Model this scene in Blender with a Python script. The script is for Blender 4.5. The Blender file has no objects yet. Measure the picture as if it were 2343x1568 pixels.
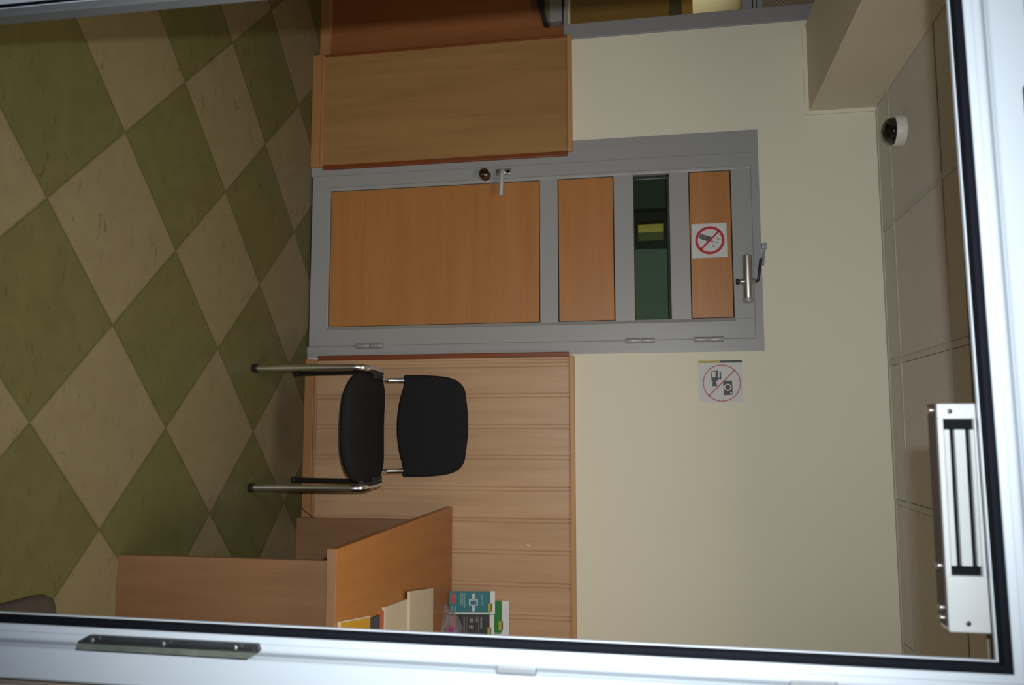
import bpy, bmesh, math, random
from mathutils import Vector, Matrix
random.seed(7)
scene = bpy.context.scene
COL = scene.collection
PI = math.pi

# ------------------------------------------------------------------ materials
def mat_new(name):
    m = bpy.data.materials.new(name); m.use_nodes = True
    nt = m.node_tree
    for n in list(nt.nodes): nt.nodes.remove(n)
    out = nt.nodes.new('ShaderNodeOutputMaterial')
    b = nt.nodes.new('ShaderNodeBsdfPrincipled')
    nt.links.new(b.outputs[0], out.inputs[0])
    return m, nt, b, out

def c4(c): return (c[0], c[1], c[2], 1.0)

def pbr(name, col, rough=0.5, metal=0.0, var=0.06, vscale=6.0, bump=0.0, bscale=80.0, spec=0.5, stretch=None, coat=0.0):
    m, nt, b, out = mat_new(name)
    b.inputs['Roughness'].default_value = rough
    b.inputs['Metallic'].default_value = metal
    b.inputs['Specular IOR Level'].default_value = spec
    if coat: b.inputs['Coat Weight'].default_value = coat
    tc = nt.nodes.new('ShaderNodeTexCoord')
    vec = tc.outputs['Object']
    if stretch:
        mp = nt.nodes.new('ShaderNodeMapping'); mp.inputs['Scale'].default_value = stretch
        nt.links.new(vec, mp.inputs[0]); vec = mp.outputs[0]
    n = nt.nodes.new('ShaderNodeTexNoise'); n.inputs['Scale'].default_value = vscale; n.inputs['Detail'].default_value = 4
    nt.links.new(vec, n.inputs['Vector'])
    r = nt.nodes.new('ShaderNodeMapRange')
    r.inputs['From Min'].default_value = 0.25; r.inputs['From Max'].default_value = 0.75
    r.inputs['To Min'].default_value = 1 - var; r.inputs['To Max'].default_value = 1 + var
    nt.links.new(n.outputs['Fac'], r.inputs['Value'])
    mx = nt.nodes.new('ShaderNodeVectorMath'); mx.operation = 'SCALE'
    mx.inputs[0].default_value = col
    nt.links.new(r.outputs[0], mx.inputs['Scale'])
    nt.links.new(mx.outputs[0], b.inputs['Base Color'])
    if bump:
        n2 = nt.nodes.new('ShaderNodeTexNoise'); n2.inputs['Scale'].default_value = bscale; n2.inputs['Detail'].default_value = 3
        nt.links.new(vec, n2.inputs['Vector'])
        bp = nt.nodes.new('ShaderNodeBump'); bp.inputs['Strength'].default_value = bump; bp.inputs['Distance'].default_value = 0.002
        nt.links.new(n2.outputs['Fac'], bp.inputs['Height']); nt.links.new(bp.outputs[0], b.inputs['Normal'])
    return m

def wood(name, light, dark, axis='z', rough=0.42, scale=1.0, contrast=1.0):
    """beech laminate: long soft streaks running along one axis"""
    m, nt, b, out = mat_new(name)
    b.inputs['Roughness'].default_value = rough
    tc = nt.nodes.new('ShaderNodeTexCoord')
    def noise(cross, along, sc, det, dist=0.0):
        mp = nt.nodes.new('ShaderNodeMapping')
        s = {'x': (along, cross, cross), 'y': (cross, along, cross), 'z': (cross, cross, along)}[axis]
        mp.inputs['Scale'].default_value = s
        nt.links.new(tc.outputs['Object'], mp.inputs[0])
        n = nt.nodes.new('ShaderNodeTexNoise'); n.inputs['Scale'].default_value = sc
        n.inputs['Detail'].default_value = det; n.inputs['Distortion'].default_value = dist
        nt.links.new(mp.outputs[0], n.inputs['Vector'])
        return n.outputs['Fac']
    a = noise(1.0, 0.07, 22 * scale, 3, 0.4)
    f = noise(1.0, 0.03, 120 * scale, 2)
    sp = noise(1.0, 0.22, 260 * scale, 1)
    m1 = nt.nodes.new('ShaderNodeMath'); m1.operation = 'MULTIPLY_ADD'; m1.inputs[1].default_value = 0.62
    nt.links.new(a, m1.inputs[0])
    m2 = nt.nodes.new('ShaderNodeMath'); m2.operation = 'MULTIPLY_ADD'; m2.inputs[1].default_value = 0.24; m2.inputs[2].default_value = 0.0
    nt.links.new(f, m2.inputs[0]); nt.links.new(m2.outputs[0], m1.inputs[2])
    m3 = nt.nodes.new('ShaderNodeMath'); m3.operation = 'MULTIPLY_ADD'; m3.inputs[1].default_value = 0.14
    nt.links.new(sp, m3.inputs[0]); nt.links.new(m1.outputs[0], m3.inputs[2])
    r = nt.nodes.new('ShaderNodeValToRGB')
    r.color_ramp.elements[0].position = 0.5 - 0.16 / contrast; r.color_ramp.elements[0].color = c4(dark)
    r.color_ramp.elements[1].position = 0.5 + 0.16 / contrast; r.color_ramp.elements[1].color = c4(light)
    nt.links.new(m3.outputs[0], r.inputs[0]); nt.links.new(r.outputs[0], b.inputs['Base Color'])
    return m

def glass(name, tint=(0.96, 0.98, 0.97), base=0.045, refl=(1, 1, 1)):
    m, nt, b, out = mat_new(name); nt.nodes.remove(b)
    t = nt.nodes.new('ShaderNodeBsdfTransparent'); t.inputs[0].default_value = c4(tint)
    g = nt.nodes.new('ShaderNodeBsdfGlossy'); g.inputs['Roughness'].default_value = 0.0; g.inputs[0].default_value = c4(refl)
    lw = nt.nodes.new('ShaderNodeLayerWeight'); lw.inputs[0].default_value = 0.5
    p = nt.nodes.new('ShaderNodeMath'); p.operation = 'POWER'; p.inputs[1].default_value = 5
    nt.links.new(lw.outputs['Facing'], p.inputs[0])
    a = nt.nodes.new('ShaderNodeMath'); a.operation = 'MULTIPLY_ADD'; a.inputs[1].default_value = 1 - base; a.inputs[2].default_value = base
    nt.links.new(p.outputs[0], a.inputs[0])
    mx = nt.nodes.new('ShaderNodeMixShader')
    nt.links.new(a.outputs[0], mx.inputs[0]); nt.links.new(t.outputs[0], mx.inputs[1]); nt.links.new(g.outputs[0], mx.inputs[2])
    nt.links.new(mx.outputs[0], out.inputs[0])
    return m

def emit(name, col, strength):
    m, nt, b, out = mat_new(name); nt.nodes.remove(b)
    e = nt.nodes.new('ShaderNodeEmission'); e.inputs[0].default_value = c4(col); e.inputs[1].default_value = strength
    nt.links.new(e.outputs[0], out.inputs[0]); return m

TILE = 0.4497
ANG = PI / 4 - 0.02092
TOX, TOY = -0.38646 * 1.7, (-1.03563 * 1.7)

def floor_material():
    m, nt, b, out = mat_new('linoleum_checker')
    b.inputs['Roughness'].default_value = 0.5
    b.inputs['Specular IOR Level'].default_value = 0.25
    tc = nt.nodes.new('ShaderNodeTexCoord')
    sub = nt.nodes.new('ShaderNodeVectorMath'); sub.operation = 'SUBTRACT'; sub.inputs[1].default_value = (TOX, TOY, 0)
    nt.links.new(tc.outputs['Object'], sub.inputs[0])
    rot = nt.nodes.new('ShaderNodeVectorRotate'); rot.rotation_type = 'Z_AXIS'; rot.inputs['Angle'].default_value = -ANG
    nt.links.new(sub.outputs[0], rot.inputs['Vector'])
    sc = nt.nodes.new('ShaderNodeVectorMath'); sc.operation = 'SCALE'; sc.inputs['Scale'].default_value = 1 / TILE
    nt.links.new(rot.outputs[0], sc.inputs[0])
    off = nt.nodes.new('ShaderNodeVectorMath'); off.operation = 'ADD'; off.inputs[1].default_value = (101, 100, 0.5)
    nt.links.new(sc.outputs[0], off.inputs[0])
    ck = nt.nodes.new('ShaderNodeTexChecker'); ck.inputs['Scale'].default_value = 1.0
    nt.links.new(off.outputs[0], ck.inputs['Vector'])
    def ramp(l, d, nz):
        r = nt.nodes.new('ShaderNodeValToRGB')
        r.color_ramp.elements[0].position = 0.3; r.color_ramp.elements[0].color = c4(d)
        r.color_ramp.elements[1].position = 0.7; r.color_ramp.elements[1].color = c4(l)
        nt.links.new(nz, r.inputs[0]); return r.outputs[0]
    n1 = nt.nodes.new('ShaderNodeTexNoise'); n1.inputs['Scale'].default_value = 9; n1.inputs['Detail'].default_value = 6; n1.inputs['Distortion'].default_value = 1.2
    nt.links.new(tc.outputs['Object'], n1.inputs['Vector'])
    beige = ramp(BEIGE_L, BEIGE_D, n1.outputs['Fac'])
    olive = ramp(OLIVE_L, OLIVE_D, n1.outputs['Fac'])
    # sparse dark flecks on the pale tiles
    mp = nt.nodes.new('ShaderNodeMapping'); mp.inputs['Scale'].default_value = (9, 20, 1); mp.inputs['Rotation'].default_value = (0, 0, 0.9)
    nt.links.new(tc.outputs['Object'], mp.inputs[0])
    n2 = nt.nodes.new('ShaderNodeTexNoise'); n2.inputs['Scale'].default_value = 1.6; n2.inputs['Detail'].default_value = 3; n2.inputs['Distortion'].default_value = 1.5
    nt.links.new(mp.outputs[0], n2.inputs['Vector'])
    r2 = nt.nodes.new('ShaderNodeMapRange'); r2.inputs['From Min'].default_value = 0.63; r2.inputs['From Max'].default_value = 0.74
    r2.inputs['To Min'].default_value = 1.0; r2.inputs['To Max'].default_value = 0.66
    nt.links.new(n2.outputs['Fac'], r2.inputs['Value'])
    mix = nt.nodes.new('ShaderNodeMix'); mix.data_type = 'RGBA'
    nt.links.new(ck.outputs['Fac'], mix.inputs[0]); nt.links.new(olive, mix.inputs[6]); nt.links.new(beige, mix.inputs[7])
    fr = nt.nodes.new('ShaderNodeVectorMath'); fr.operation = 'FRACTION'; nt.links.new(off.outputs[0], fr.inputs[0])
    hf = nt.nodes.new('ShaderNodeVectorMath'); hf.operation = 'SUBTRACT'; hf.inputs[1].default_value = (0.5, 0.5, 0.5); nt.links.new(fr.outputs[0], hf.inputs[0])
    ab = nt.nodes.new('ShaderNodeVectorMath'); ab.operation = 'ABSOLUTE'; nt.links.new(hf.outputs[0], ab.inputs[0])
    sx = nt.nodes.new('ShaderNodeSeparateXYZ'); nt.links.new(ab.outputs[0], sx.inputs[0])
    mxm = nt.nodes.new('ShaderNodeMath'); mxm.operation = 'MAXIMUM'; nt.links.new(sx.outputs[0], mxm.inputs[0]); nt.links.new(sx.outputs[1], mxm.inputs[1])
    jr = nt.nodes.new('ShaderNodeMapRange'); jr.inputs['From Min'].default_value = 0.484; jr.inputs['From Max'].default_value = 0.496
    jr.inputs['To Min'].default_value = 1.0; jr.inputs['To Max'].default_value = 0.74; nt.links.new(mxm.outputs[0], jr.inputs['Value'])
    jm = nt.nodes.new('ShaderNodeMath'); jm.operation = 'MULTIPLY'; nt.links.new(jr.outputs[0], jm.inputs[0]); nt.links.new(r2.outputs[0], jm.inputs[1])
    vs = nt.nodes.new('ShaderNodeVectorMath'); vs.operation = 'SCALE'
    nt.links.new(mix.outputs[2], vs.inputs[0]); nt.links.new(jm.outputs[0], vs.inputs['Scale'])
    nt.links.new(vs.outputs[0], b.inputs['Base Color'])
    return m

def check_material(name, c1, c2, scale):
    m, nt, b, out = mat_new(name)
    tc = nt.nodes.new('ShaderNodeTexCoord')
    ck = nt.nodes.new('ShaderNodeTexChecker'); ck.inputs['Scale'].default_value = scale
    ck.inputs[1].default_value = c4(c1); ck.inputs[2].default_value = c4(c2)
    nt.links.new(tc.outputs['Object'], ck.inputs['Vector'])
    nt.links.new(ck.outputs[0], b.inputs['Base Color']); b.inputs['Roughness'].default_value = 0.8
    return m

BEIGE_L, BEIGE_D = (0.2057, 0.1712, 0.0973), (0.1843, 0.1506, 0.0833)
OLIVE_L, OLIVE_D = (0.1215, 0.1143, 0.044), (0.103, 0.0951, 0.0354)

M = {}
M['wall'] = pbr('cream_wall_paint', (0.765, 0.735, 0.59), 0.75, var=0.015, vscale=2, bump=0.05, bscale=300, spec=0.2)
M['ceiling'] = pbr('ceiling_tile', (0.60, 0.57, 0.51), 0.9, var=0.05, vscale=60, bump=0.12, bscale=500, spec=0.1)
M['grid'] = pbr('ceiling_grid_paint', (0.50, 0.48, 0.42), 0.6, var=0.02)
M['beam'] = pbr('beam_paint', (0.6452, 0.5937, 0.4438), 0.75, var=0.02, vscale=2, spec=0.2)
M['floor'] = floor_material()
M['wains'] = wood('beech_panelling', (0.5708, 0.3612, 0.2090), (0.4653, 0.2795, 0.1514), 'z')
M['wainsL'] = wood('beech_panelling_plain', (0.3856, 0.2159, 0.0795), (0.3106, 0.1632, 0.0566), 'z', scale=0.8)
M['wainsRed'] = wood('reddish_panelling', (0.3234, 0.1185, 0.0399), (0.2587, 0.0890, 0.0285), 'z', scale=0.8)
M['trim'] = wood('beech_trim_horizontal', (0.44, 0.215, 0.085), (0.38, 0.175, 0.066), 'x', contrast=0.7)
M['cap'] = wood('beech_cap_rail', (0.52, 0.285, 0.115), (0.47, 0.245, 0.095), 'x', contrast=0.7)
M['edge'] = wood('red_brown_edge', (0.22, 0.055, 0.012), (0.18, 0.042, 0.009), 'z', contrast=0.7)
M['doorwood'] = wood('beech_door_panel', (0.4583, 0.2014, 0.0600), (0.3870, 0.1590, 0.0431), 'x', scale=0.7)
M['desk'] = wood('beech_desk_side', (0.2638, 0.1396, 0.0704), (0.2143, 0.1055, 0.0483), 'z', scale=0.8)
M['desktop'] = wood('beech_desk_top', (0.3669, 0.1389, 0.0222), (0.2970, 0.1051, 0.0154), 'y', rough=0.35, scale=0.7)
M['deskedge'] = wood('beech_edge_band', (0.30, 0.165, 0.085), (0.26, 0.14, 0.07), 'x')
M['doorgrey'] = pbr('grey_aluminium', (0.33, 0.335, 0.335), 0.38, var=0.015, spec=0.5)
M['wingrey'] = pbr('grey_window_profile', (0.28, 0.28, 0.29), 0.45, var=0.02)
M['seam'] = pbr('dark_seam', (0.03, 0.03, 0.03), 0.7)
M['steel'] = pbr('satin_steel', (0.55, 0.55, 0.545), 0.36, 1.0, var=0.03)
M['chrome'] = pbr('chrome', (0.86, 0.86, 0.88), 0.24, 1.0, var=0.01)
M['darkchrome'] = pbr('dark_brass', (0.24, 0.185, 0.15), 0.10, 1.0, var=0.02)
M['hinge'] = pbr('brushed_hinge', (0.36, 0.36, 0.355), 0.4, 0.2, var=0.02)
M['fabric'] = pbr('black_fabric', (0.0162, 0.0167, 0.0186), 0.9, var=0.25, vscale=400, bump=0.5, bscale=700, spec=0.15)
M['stool'] = pbr('brown_grey_fabric', (0.0468, 0.0385, 0.0308), 0.9, var=0.2, vscale=300, bump=0.4, bscale=600, spec=0.15)
M['rubber'] = pbr('black_rubber', (0.012, 0.013, 0.014), 0.6)
M['white'] = pbr('grey_white_aluminium', (0.285, 0.32, 0.35), 0.32, var=0.02, vscale=3)
M['whitelock'] = pbr('worn_aluminium', (0.26, 0.275, 0.275), 0.42, var=0.05, vscale=25)
M['lockcore'] = pbr('lock_core_steel', (0.24, 0.262, 0.262), 0.45, 0.1, var=0.10, vscale=20)
M['lockdark'] = pbr('lock_potting', (0.0020, 0.0025, 0.0032), 0.8, spec=0.08)
M['lockbase'] = pbr('dark_bronze', (0.030, 0.024, 0.019), 0.5, 0.2)
M['stopgrey'] = pbr('stop_grey', (0.070, 0.075, 0.077), 0.6)
M['platelip'] = pbr('greenish_metal', (0.075, 0.085, 0.070), 0.4, 0.2, var=0.3, vscale=40)
M['satin'] = pbr('satin_nickel', (0.55, 0.57, 0.60), 0.42, 0.35, var=0.02)
M['gasket'] = pbr('door_seal_rubber', (0.0016, 0.0020, 0.0042), 0.8, spec=0.10)
M['pewter'] = pbr('dark_pewter', (0.022, 0.023, 0.025), 0.4, 0.3, var=0.25, vscale=30)
M['clip'] = pbr('grey_keep', (0.12, 0.135, 0.145), 0.5, var=0.08, vscale=60)
M['pane'] = glass('clear_glass')
M['slit'] = glass('green_tinted_glass', (0.66, 0.78, 0.71), 0.05)
M['plaster'] = pbr('outside_plaster', (0.27, 0.23, 0.20), 0.85, var=0.12, vscale=12, bump=0.3)
M['paper'] = pbr('white_paper', (0.72, 0.72, 0.72), 0.7, var=0.01)
M['envelope'] = pbr('cream_paper', (0.56, 0.48, 0.375), 0.75, var=0.06, vscale=9)
M['yellow'] = pbr('yellow_card', (0.50, 0.28, 0.012), 0.6, var=0.03)
M['navy'] = pbr('navy_print', (0.035, 0.042, 0.075), 0.5, var=0.05)
M['orange'] = pbr('orange_print', (0.45, 0.11, 0.05), 0.6, var=0.03)
M['teal'] = pbr('teal_print', (0.020, 0.165, 0.20), 0.45, var=0.05)
M['black'] = pbr('black_print', (0.030, 0.030, 0.036), 0.45, var=0.15)
M['green'] = pbr('green_print', (0.022, 0.20, 0.035), 0.45, var=0.05)
M['lime'] = pbr('lime_print', (0.42, 0.40, 0.012), 0.5)
M['red'] = pbr('red_print', (0.45, 0.010, 0.012), 0.5, var=0.02)
M['softred'] = pbr('faded_red_print', (0.50, 0.17, 0.15), 0.6, var=0.05)
M['coral'] = pbr('coral_print', (0.45, 0.065, 0.06), 0.5)
M['ink'] = pbr('grey_black_ink', (0.075, 0.075, 0.085), 0.6)
M['pale'] = pbr('pale_print', (0.52, 0.62, 0.62), 0.6)
M['paleteal'] = pbr('pale_teal_print', (0.16, 0.32, 0.35), 0.6)
M['greyprint'] = pbr('grey_print', (0.22, 0.22, 0.23), 0.6)
M['olivey'] = pbr('yellow_bar', (0.42, 0.36, 0.06), 0.6)
M['slate'] = pbr('slate_bar', (0.060, 0.065, 0.080), 0.6)
M['signwhite'] = pbr('sign_white', (0.60, 0.60, 0.60), 0.55, var=0.01)
M['magenta'] = pbr('magenta_plastic', (0.35, 0.025, 0.16), 0.4)
def film_material():
    m, nt, b, out = mat_new('plastic_film')
    b.inputs['Base Color'].default_value = (0.42, 0.36, 0.38, 1); b.inputs['Roughness'].default_value = 0.3
    t = nt.nodes.new('ShaderNodeBsdfTransparent'); mx = nt.nodes.new('ShaderNodeMixShader'); mx.inputs[0].default_value = 0.28
    nt.links.new(t.outputs[0], mx.inputs[1]); nt.links.new(b.outputs[0], mx.inputs[2]); nt.links.new(mx.outputs[0], out.inputs[0])
    return m
M['film'] = film_material()
M['camwhite'] = pbr('camera_white', (0.66, 0.64, 0.59), 0.45)
M['camdome'] = pbr('smoked_dome', (0.006, 0.006, 0.007), 0.06, spec=0.6)
M['yellowwall'] = pbr('yellow_wall', (0.72, 0.60, 0.20), 0.8, var=0.02)
M['cabinet'] = wood('brown_cabinet', (0.36, 0.19, 0.040), (0.28, 0.14, 0.028), 'z')
M['cabtop'] = wood('orange_cabinet_top', (0.50, 0.27, 0.06), (0.44, 0.22, 0.05), 'x')
M['darkbrown'] = pbr('dark_brown', (0.10, 0.065, 0.035), 0.7)
M['blind'] = check_material('woven_blind', (0.30, 0.22, 0.13), (0.17, 0.11, 0.06), 110)
M['ledgegrey'] = pbr('grey_ledge', (0.26, 0.265, 0.26), 0.5)
M['ledgeolive'] = pbr('olive_band', (0.12, 0.125, 0.06), 0.6)
M['partition'] = pbr('grey_green_partition', (0.48, 0.52, 0.46), 0.6)
M['darkgreen'] = pbr('added_dark_locker', (0.11, 0.12, 0.11), 0.6)
M['darkframe'] = pbr('dark_frame', (0.035, 0.04, 0.045), 0.4)
M['lampframe'] = pbr('lamp_frame', (0.7, 0.7, 0.7), 0.5)
M['landing'] = pbr('stone_landing', (0.13, 0.115, 0.085), 0.9, var=0.06, vscale=3)
M['soffit'] = pbr('dark_brown_tile', (0.07, 0.05, 0.035), 0.9)
M['cable'] = pbr('brown_cable', (0.09, 0.045, 0.025), 0.6)

# ------------------------------------------------------------------ mesh helpers
def B(): return bmesh.new()

def box(bm, x0, x1, y0, y1, z0, z1, bev=0.0, seg=2):
    g = bmesh.ops.create_cube(bm, size=1.0)
    vs = g['verts']
    for v in vs:
        v.co = Vector(((x0 + x1) / 2 + v.co.x * (x1 - x0), (y0 + y1) / 2 + v.co.y * (y1 - y0), (z0 + z1) / 2 + v.co.z * (z1 - z0)))
    if bev > 0:
        es = set()
        for v in vs: es.update(v.link_edges)
        bmesh.ops.bevel(bm, geom=list(es), offset=bev, segments=seg, affect='EDGES', profile=0.6)

def prism(bm, pts, axis, a, b_):
    """polygon pts (in the two other axes) extruded along axis from a to b_"""
    def P(p, t):
        if axis == 'y': return (p[0], t, p[1])
        if axis == 'x': return (t, p[0], p[1])
        return (p[0], p[1], t)
    v0 = [bm.verts.new(P(p, a)) for p in pts]; v1 = [bm.verts.new(P(p, b_)) for p in pts]
    bm.faces.new(v0); bm.faces.new(v1[::-1])
    n = len(pts)
    for i in range(n):
        bm.faces.new([v0[i], v1[i], v1[(i + 1) % n], v0[(i + 1) % n]][::-1])

def ring(bm, cx, cz, r0, r1, y0, y1, n=56):
    """annulus in the XZ plane with thickness along y"""
    A = []
    for i in range(n):
        t = 2 * PI * i / n; c, s = math.cos(t), math.sin(t)
        A.append([bm.verts.new((cx + r * c, y, cz + r * s)) for (r, y) in ((r0, y0), (r1, y0), (r1, y1), (r0, y1))])
    for i in range(n):
        p, q = A[i], A[(i + 1) % n]
        for k in range(4):
            bm.faces.new([p[k], p[(k + 1) % 4], q[(k + 1) % 4], q[k]])

def disc(bm, cx, cz, r, y0, y1, n=40):
    prism(bm, [(cx + r * math.cos(2 * PI * i / n), cz + r * math.sin(2 * PI * i / n)) for i in range(n)], 'y', y0, y1)

def lathe(bm, prof, c, axis='z', n=36):
    """prof: list of (r, h) revolved about an axis through c"""
    rows = []
    for r, h in prof:
        row = []
        for i in range(n):
            t = 2 * PI * i / n; a, b_ = r * math.cos(t), r * math.sin(t)
            if axis == 'z': p = (c[0] + a, c[1] + b_, c[2] + h)
            elif axis == 'y': p = (c[0] + a, c[1] + h, c[2] + b_)
            else: p = (c[0] + h, c[1] + a, c[2] + b_)
            row.append(bm.verts.new(p))
        rows.append(row)
    for r0, r1 in zip(rows, rows[1:]):
        for i in range(n):
            bm.faces.new([r0[i], r0[(i + 1) % n], r1[(i + 1) % n], r1[i]])
    bm.faces.new(rows[0][::-1]); bm.faces.new(rows[-1])

def smooth_path(pts, rad, seg=8):
    """polyline with rounded corners"""
    P = [Vector(p) for p in pts]; out = [P[0]]
    for i in range(1, len(P) - 1):
        a, b_, c = P[i - 1], P[i], P[i + 1]
        d0, d1 = (a - b_), (c - b_)
        r = min(rad, d0.length * 0.49, d1.length * 0.49)
        p0, p1 = b_ + d0.normalized() * r, b_ + d1.normalized() * r
        for k in range(seg + 1):
            t = k / seg
            out.append(p0 * (1 - t) ** 2 + b_ * 2 * t * (1 - t) + p1 * t ** 2)
    out.append(P[-1]); return out

def tube(bm, pts, rx, ry=None, n=16, up=(0, 0, 1)):
    """tube with an elliptical section swept along pts"""
    ry = ry or rx
    P = [Vector(p) for p in pts]; rows = []
    ref = None
    for i, p in enumerate(P):
        t = (P[min(i + 1, len(P) - 1)] - P[max(i - 1, 0)]).normalized()
        if ref is None:
            u = Vector(up)
            if abs(t.dot(u)) > 0.9: u = Vector((1, 0, 0))
            ref = (u - t * t.dot(u)).normalized()
        else:
            ref = (ref - t * t.dot(ref)).normalized()
        s = t.cross(ref)
        rows.append([bm.verts.new(p + ref * rx * math.cos(2 * PI * k / n) + s * ry * math.sin(2 * PI * k / n)) for k in range(n)])
    for a, b_ in zip(rows, rows[1:]):
        for k in range(n): bm.faces.new([a[k], a[(k + 1) % n], b_[(k + 1) % n], b_[k]])
    bm.faces.new(rows[0][::-1]); bm.faces.new(rows[-1])

def sweep_frame(bm, x0, x1, z0, z1, prof, closed=True):
    """mitred frame round the opening; prof = closed polygon of (outward offset, y)"""
    cs = []
    for sx, sz in ((-1, -1), (1, -1), (1, 1), (-1, 1)):
        cs.append([bm.verts.new(((x1 + o) if sx > 0 else (x0 - o), y, (z1 + o) if sz > 0 else (z0 - o))) for o, y in prof])
    n = len(prof)
    for i in range(4):
        a, b_ = cs[i], cs[(i + 1) % 4]
        for k in range(n):
            bm.faces.new([a[k], a[(k + 1) % n], b_[(k + 1) % n], b_[k]])

def link(name, bm, mat, parent=None, off=(0, 0, 0), smooth=False):
    bmesh.ops.recalc_face_normals(bm, faces=bm.faces[:])
    me = bpy.data.meshes.new(name)
    if any(off):
        bmesh.ops.translate(bm, verts=bm.verts[:], vec=(-off[0], -off[1], -off[2]))
    bm.to_mesh(me); bm.free()
    o = bpy.data.objects.new(name, me); COL.objects.link(o)
    me.materials.append(M[mat] if isinstance(mat, str) else mat)
    if smooth:
        for p in me.polygons: p.use_smooth = True
        try: me.set_sharp_from_angle(angle=math.radians(38))
        except Exception: pass
    if parent is not None: o.parent = parent
    return o

def tag(o, label=None, cat=None, group=None, kind=None):
    if label: o['label'] = label
    if cat: o['category'] = cat
    if group: o['group'] = group
    if kind: o['kind'] = kind
    return o

def thing(name, loc, label=None, cat=None, group=None, kind=None):
    o = bpy.data.objects.new(name, None); COL.objects.link(o); o.location = loc
    o.empty_display_size = 0.1
    return tag(o, label, cat, group, kind)

class T:
    """a thing with its parts, all given in world coordinates"""
    def __init__(s, name, loc, *a, **k):
        s.loc = loc; s.root = thing(name, loc, *a, **k)
    def part(s, name, bm, mat, parent=None, smooth=False, label=None):
        o = link(name, bm, mat, parent or s.root, s.loc, smooth)
        if label: o['label'] = label
        return o

def struct(name, bm, mat, smooth=False):
    return tag(link(name, bm, mat, None, (0, 0, 0), smooth), kind='structure')

def single(name, bm, mat, loc, label, cat, group=None, smooth=False):
    o = link(name, bm, mat, None, loc, smooth); o.location = loc
    return tag(o, label, cat, group)

# ------------------------------------------------------------------ dimensions
CEIL = 2.689
YW = 0.03          # painted wall face
YG = -2.80         # face of the front wall
XR, XL = 1.55, -3.2

# ------------------------------------------------------------------ room shell
bm = B(); box(bm, XL, XR, -2.95, 3.0, -0.12, 0.0); struct('floor', bm, 'floor')

bm = B()
box(bm, -1.90, -1.352, YW, 0.16, 0, CEIL)
box(bm, -1.352, -0.372, YW, 0.16, 2.158, CEIL)
box(bm, -0.372, XR, YW, 0.16, 0, CEIL)
box(bm, XL, -1.90, 0.115, 0.16, 0, 1.30)
struct('wall_back', bm, 'wall')
bm = B(); box(bm, XR, XR + 0.12, -2.80, 3.0, 0, 2.9); struct('wall_right', bm, 'wall')
bm = B(); box(bm, XL - 0.12, XL, -2.80, 3.0, 0, 2.9); struct('wall_left', bm, 'wall')
bm = B()
box(bm, 0.287, XR + 0.12, YG, YG + 0.10, -0.1, 2.9)
box(bm, 0.313, XR + 0.12, -2.842, YG + 0.01, -0.1, 2.9)
box(bm, XL - 0.12, -0.70, YG, YG + 0.10, -0.1, 2.9)
box(bm, -0.70, 0.287, YG, YG + 0.10, 2.072, 2.9)
struct('wall_front', bm, 'plaster')
bm = B(); box(bm, XL, XR, 3.0, 3.1, 0, 2.9); struct('wall_rear', bm, 'yellowwall')

# suspended ceiling: tiles seen in a grid of tee bars
bm = B()
gx = [0.305 + 0.5925 * k for k in range(-6, 3)]
gy = [-0.155 - 0.5925 * k for k in range(0, 5)]
xs = [XL] + [x for x in gx if XL < x < XR] + [XR]
ys = sorted([-2.70] + gy + [YW])
for x0, x1 in zip(xs, xs[1:]):
    for y0, y1 in zip(ys, ys[1:]):
        if x1 - x0 < 0.05 or y1 - y0 < 0.05: continue
        box(bm, x0 + 0.014, x1 - 0.014, y0 + 0.014, y1 - 0.014, CEIL + 0.002, CEIL + 0.03)
box(bm, XL, XR, -2.80, 3.1, CEIL + 0.022, CEIL + 0.2)
ceil = struct('ceiling', bm, 'ceiling')
bm = B()
for x in xs[1:-1]: box(bm, x - 0.012, x + 0.012, -2.70, YW, CEIL - 0.001, CEIL + 0.012)
for y in ys[1:-1]: box(bm, XL, XR, y - 0.012, y + 0.012, CEIL - 0.0015, CEIL + 0.012)
box(bm, XL, XR, YW - 0.022, YW, CEIL - 0.003, CEIL + 0.012)
link('grid_bars', bm, 'grid', ceil)

# boxed beam under the ceiling along the left, with its bead at the wall
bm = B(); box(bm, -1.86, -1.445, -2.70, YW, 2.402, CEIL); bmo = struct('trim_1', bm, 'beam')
bm = B()
box(bm, -1.845, -1.445, YW - 0.010, YW, 2.384, 2.402)
box(bm, -1.445, -1.428, YW - 0.010, YW, 2.384, CEIL)
struct('trim_2', bm, 'wall')

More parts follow.
